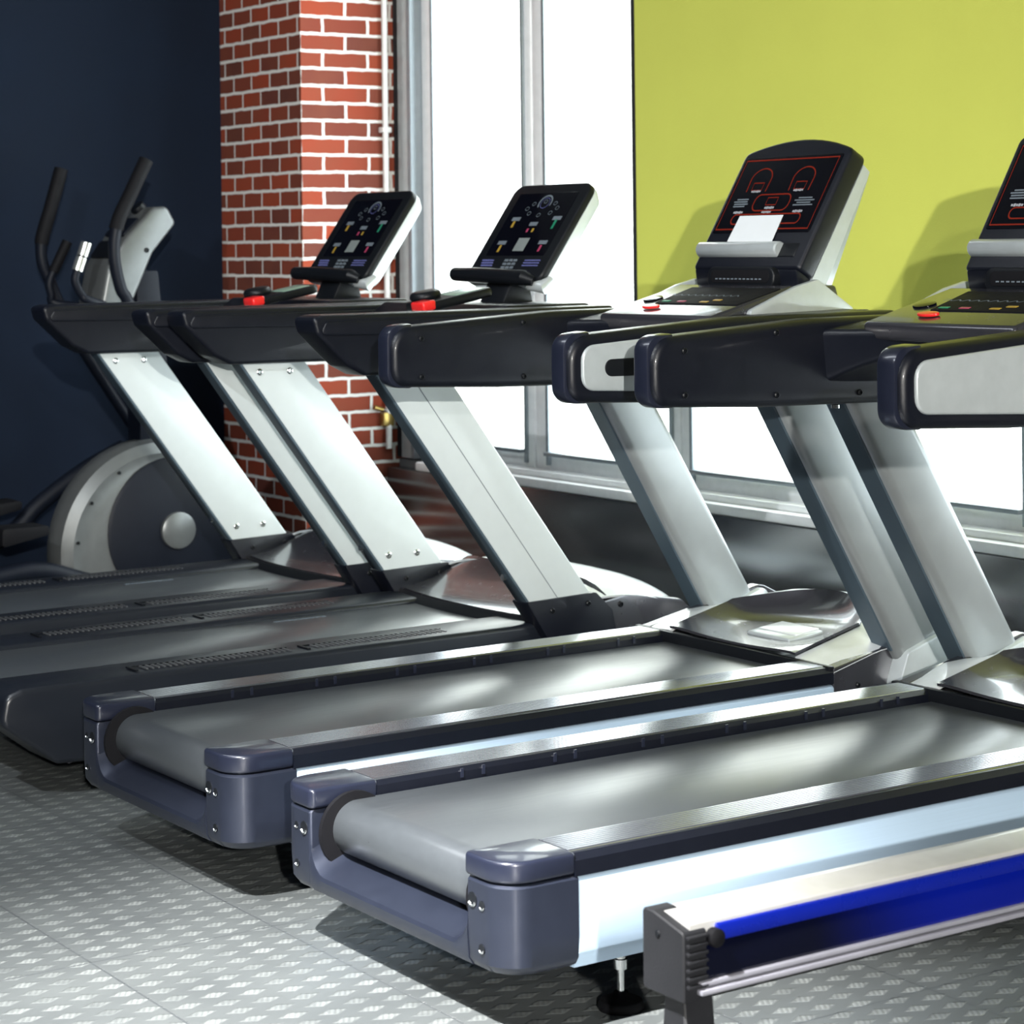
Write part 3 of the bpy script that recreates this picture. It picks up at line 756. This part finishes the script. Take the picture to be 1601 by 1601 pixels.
    b = B(); slab(b, fm, fillet([(S_(.12), T_(.255)), (S_(.89), T_(.255)), (S_(.89), T_(.90)), (S_(.12), T_(.90))], .004), -.003, .0014, .001); scr = finish(b, 'screen', 'gloss_black', con)
    h = .0022
    def dots(name, m, items, par=scr):
        for (s_, q, w_, hh) in items:
            b = B(); slab(b, fm, rect2(S_(s_), T_(q), w_, hh), .0005, h, 0); finish(b, name, m, par)
    b = B(); line(b, fm, circ2(S_(.53), T_(.79), .028, .024, 24, -.4, PI+.6, False), .005, h, False); finish(b, 'gauge_arc', 'grey_print', scr)
    b = B(); line(b, fm, circ2(S_(.53), T_(.79), .019, .017, 20), .0015, h); finish(b, 'gauge_ring', 'blue_print', scr)
    dots('screen_display', 'lcd', [(.52, .365, .05, .042)])
    dots('screen_label', 'grey_print', [(.26, .63, .038, .012), (.80, .63, .038, .012), (.53, .575, .036, .012), (.25, .385, .038, .012), (.79, .385, .038, .012)])
    dots('screen_mark', 'yellow', [(.255, .575, .009, .02), (.255, .325, .009, .022), (.565, .51, .008, .012)])
    dots('screen_mark', 'pink', [(.495, .51, .008, .012), (.79, .325, .009, .020)])
    dots('screen_mark', 'green', [(.80, .57, .009, .03)])
    for k in range(8):
        b = B(); a = 2*PI*k/8; line(b, fm, circ2(S_(.53)+.078*math.cos(a)*.9, T_(.735)+.022*math.sin(a), .008, .006, 8), .0015, h)
        finish(b, 'screen_ring', 'grey_print', scr)
    b = B()
    for r_ in range(3):
        for k in range(5): slab(b, fm, rect2(S_(.13)+k*.011+.003*r_, T_(.205-.026*r_), .009, .0045), 0, h, 0)
        for k in range(6): slab(b, fm, rect2(S_(.70)+k*.012, T_(.205-.026*r_), .0105, .0035), 0, h, 0)
    finish(b, 'key_text', 'blue_print', con)
    b = B()
    for r_ in range(3):
        for k in range(3): slab(b, fm, rect2(S_(.44)+k*.021, T_(.205-.036*r_), .014, .007), 0, h, 0)
    finish(b, 'key_row', 'grey_print', con)
    dots('key_row', 'lcd_green', [(.2, .085, .03, .016)], con)
    # ledge roll along the bottom and silver corner
    b = B(); tube(b, [fm(-W-.02, .008, .022), fm(-W-.012, .004, .024), fm(-.05, .0, .026), fm(W-.04, .0, .016), fm(W-.02, .0, .0)], [.012, .019, .021, .020, .012], 14); finish(b, 'ledge', 'black', con)
    b = B(); tube(b, [fm(W-.05, -.004, -.012), fm(W-.005, .0, -.026), fm(W-.004, .03, -.034)], [.014, .02, .012], 12); finish(b, 'corner_clip', 'silver_paint', con)
    return t

K['rail_b'] = mat('dark_side_rail', (.008, .010, .015), .34, coat=.0, spec=.5, aniso=(1, .2, 1), nscale=30)
K['grip'] = mat('grip_grey', (.06, .063, .068), .4, var=.3)
treadmill_b('black decked treadmill with white posts third from front, tilted console before the bright window', (-5.02, 1.82, 0))
treadmill_b('black decked treadmill with bolted white posts farthest back, tilted console before the brick pillar', (-5.865, 1.79, 0))

# ------------------------------------------------------------------ rowing machine rail in the foreground
t = thing('rowing_machine', 'low rowing machine rail with blue side in the right foreground', 'rowing machine', (-2.328, 1.80, 0))
x0, x1, y1 = -.04, .04, 2.2
b = B(); prism(b, fillet([(x0, .24), (x1, .24), (x1, .328), (x0+.02, .332), (x0, .330)], [.004, .004, .004, .003, .006], 3), .01, y1, 'y', 0); finish(b, 'rail', 'rower_top', t)
b = B(); box(b, x1-.002, x1+.004, .034, y1, .2525, .302, .001); finish(b, 'rower_side', 'rower_blend', t)
b = B(); box(b, x1-.002, x1+.008, .05, y1, .300, .322, .003); finish(b, 'blue_strip', 'blue', t)
b = B(); box(b, x1-.004, x1+.010, .02, y1, .246, .2525, .002); box(b, x1-.004, x1+.014, .018, y1, .236, .243, .002); finish(b, 'track', 'track', t)
b = B(); prism(b, fillet([(x0-.002, .228), (x1+.004, .228), (x1+.004, .318), (x0+.02, .333), (x0-.002, .3335)], [.006, .004, .006, .01, .006], 4), -.004, .035, 'y', .002, 1)
for k in range(7): box(b, x1+.001, x1+.010, .0, .033, .246+k*.0105, .2505+k*.0105, .001)
cap = finish(b, 'end_cap', 'rower_dark', t)
b = B(); lathe(b, [(.004, -.002), (.005, .0005), (.0, .0005)], (-.008, -.0045, .306), 'y', 12); finish(b, 'cap_hole', 'black', cap)
b = B(); lathe(b, [(.012, 0), (.012, .012), (.008, .014)], (x1+.002, .045, .306), 'x', 16); finish(b, 'stop_knob', 'rubber', t)
def rleg(y):
    b = B(); prism(b, [(-.017, .23), (.022, .23), (.045, .0), (-.045, .0)], y, y+.05, 'y', .003, 1)
    box(b, -.2, .2, y-.005, y+.055, 0, .03, .008); finish(b, 'leg', 'rower_dark', t)
rleg(.012); rleg(2.0)
b = B(); lathe(b, [(.0, -.07), (.21, -.07), (.24, -.04), (.24, .04), (.21, .07), (0, .07)], (0, 2.3, .26), 'x', 32); finish(b, 'flywheel_housing', 'rower_dark', t)

# ------------------------------------------------------------------ elliptical trainer behind the row
t = thing('elliptical_trainer', 'silver and navy elliptical trainer in front of the dark wall', 'elliptical trainer', (-7.2, 3.35, 0))
b = B(); cy, cz, r = -.005, .175, .37
def arcp(r, zb=.03):
    a0 = math.asin((zb-cz)/r); return [(cy+r*math.cos(a), cz+r*math.sin(a)) for a in lin(a0, PI-a0, 40)]
pl = [arcp(r-.05), arcp(r-.012), arcp(r), arcp(r), arcp(r-.010), arcp(r-.045), arcp(r-.085), arcp(r-.105)]
xsx = (-.03, -.022, .0, .055, .095, .116, .108, .116)
rings = [[b.verts.new((x, p[0], p[1])) for p in q] for x, q in zip(xsx, pl)]
for r0, r1 in zip(rings, rings[1:]):
    n = len(r0)
    for k in range(n): b.faces.new((r0[k], r0[(k+1) % n], r1[(k+1) % n], r1[k]))
b.faces.new(rings[0]); b.faces.new(rings[-1]); hs = finish(b, 'flywheel_housing', 'ell_silver', t)
for a in (2.55, 2.1, 3.0):
    screw(hs, (.117, cy+.31*math.cos(a), cz+.31*math.sin(a)), 'x', .006)
b = B(); lathe(b, [(0, .10), (.25, .10), (.252, .122), (.24, .128), (0, .13)], (0, .045, .235), 'x', 48); dk = finish(b, 'crank_disc', 'ell_dark', t)
b = B(); lathe(b, [(.064, .12), (.062, .142), (.05, .148), (0, .15)], (0, .045, .235), 'x', 32); finish(b, 'hub_cap', 'ell_silver', dk)
# base rails
b = B(); box(b, -.06, .06, -.95, .45, .02, .07, .01); box(b, -.28, .28, .36, .44, 0, .05, .012); box(b, -.28, .28, -.95, -.88, 0, .05, .012); finish(b, 'base_frame', 'ell_dark', t)
# mast
b = B(); prism(b, fillet([(-.05, .3), (.10, .3), (.02, 1.12), (-.06, 1.12)], .01, 3), -.05, .05, 'x', .012, 3); finish(b, 'mast', 'ell_dark', t)
# console head seen from the side
pr = fillet([(-.215, 1.0), (-.11, .985), (-.02, 1.18), (.068, 1.282), (.035, 1.34), (-.02, 1.335), (-.11, 1.245), (-.185, 1.14)], [.02, .02, .02, .02, .025, .02, .03, .03], 5)
b = B(); prism(b, pr, -.10, .10, 'x', .014, 3); ch = finish(b, 'console', 'ell_silver', t)
fm = frame_map((0, -.115, 1.245), (0, .09, .09), (0, -.707, .707))
b = B(); slab(b, fm, fillet(rect2(0, .035, .15, .085), .01), -.01, .004, .003); finish(b, 'console_screen', 'ell_dark', ch)
b = B(); slab(b, fm, fillet(rect2(.0, .125, .05, .05), .02), -.01, .012, .003); finish(b, 'console_slot', 'black', ch)
b = B(); slab(b, frame_map((0, -.150, 1.193), (0, .075, .105), (0, -.81, .58)), fillet(rect2(0, 0, .16, .07), .01), -.01, .006, .003); finish(b, 'console_keys', 'black', ch)
screw(ch, (.10, -.045, 1.19), 'x', .009)
# moving handles
for x, p in ((.23, [(.06, .55), (-.10, .85), (-.174, 1.019), (-.201, 1.067), (-.222, 1.173), (-.21, 1.278), (-.158, 1.384), (-.103, 1.491)]),
             (-.23, [(.06, .55), (-.14, .85), (-.229, 1.018), (-.256, 1.085), (-.284, 1.152), (-.285, 1.23), (-.248, 1.351), (-.211, 1.476)])):
    pts = spline([(x, q[0], q[1]) for q in p], 6)
    b = B(); tube(b, pts, [.020]*(len(pts)-14)+[.021]*14, 12); hd = finish(b, 'moving_handle', 'ell_dark', t)
    b = B(); tube(b, pts[-14:], .0245, 12); finish(b, 'handle_grip', 'rubber', hd)
# fixed handles with metal heart rate grips
for x, p in ((.11, [(-.12, .99), (-.258, 1.024), (-.285, 1.042), (-.31, 1.089), (-.30, 1.131), (-.267, 1.216)]),
             (-.20, [(-.12, .99), (-.25, 1.01), (-.265, 1.042), (-.271, 1.086), (-.24, 1.152), (-.204, 1.222)])):
    pts = spline([(x*.6, *p[0])] + [(x, *q) for q in p[1:]], 6)
    b = B(); tube(b, pts, .014, 12); hd = finish(b, 'fixed_handle', 'ell_dark', t)
    if x > 0:
        for (a0, z0), (a1, z1) in (((-.302, 1.124), (-.286, 1.168)), ((-.284, 1.173), (-.268, 1.217))):
            b = B(); tube(b, [(x, a0, z0), (x, a1, z1)], .0195, 12); finish(b, 'pulse_grip', 'ell_white', hd)
    else:
        b = B(); tube(b, pts[-10:], .018, 12); finish(b, 'handle_grip', 'rubber', hd)
# pedal arms
for x, p, q in ((.17, [(.045, .10), (-.25, .085), (-.50, .15), (-.85, .10)], [(-.62, .24), (-.46, .27), (-.46, .30), (-.62, .30)]),
             (-.16, [(-.02, .50), (-.17, .43), (-.335, .325), (-.475, .215), (-.85, .10)], [(-.66, .27), (-.42, .32), (-.42, .35), (-.66, .33)])):
    b = B(); tube(b, spline([(x, *k) for k in p], 6), .03, 10); pa = finish(b, 'pedal_arm', 'ell_dark', t)
    b = B(); prism(b, fillet(q, .01, 3), x-.06, x+.06, 'x', .01, 2); finish(b, 'pedal', 'rubber', pa)
    b = B(); sx = 1 if x > 0 else -1; tube(b, [(x-.04*sx, *p[0]), (x+.03*sx, p[0][0], p[0][1])], .022, 10); finish(b, 'pivot_link', 'ell_dark', pa)
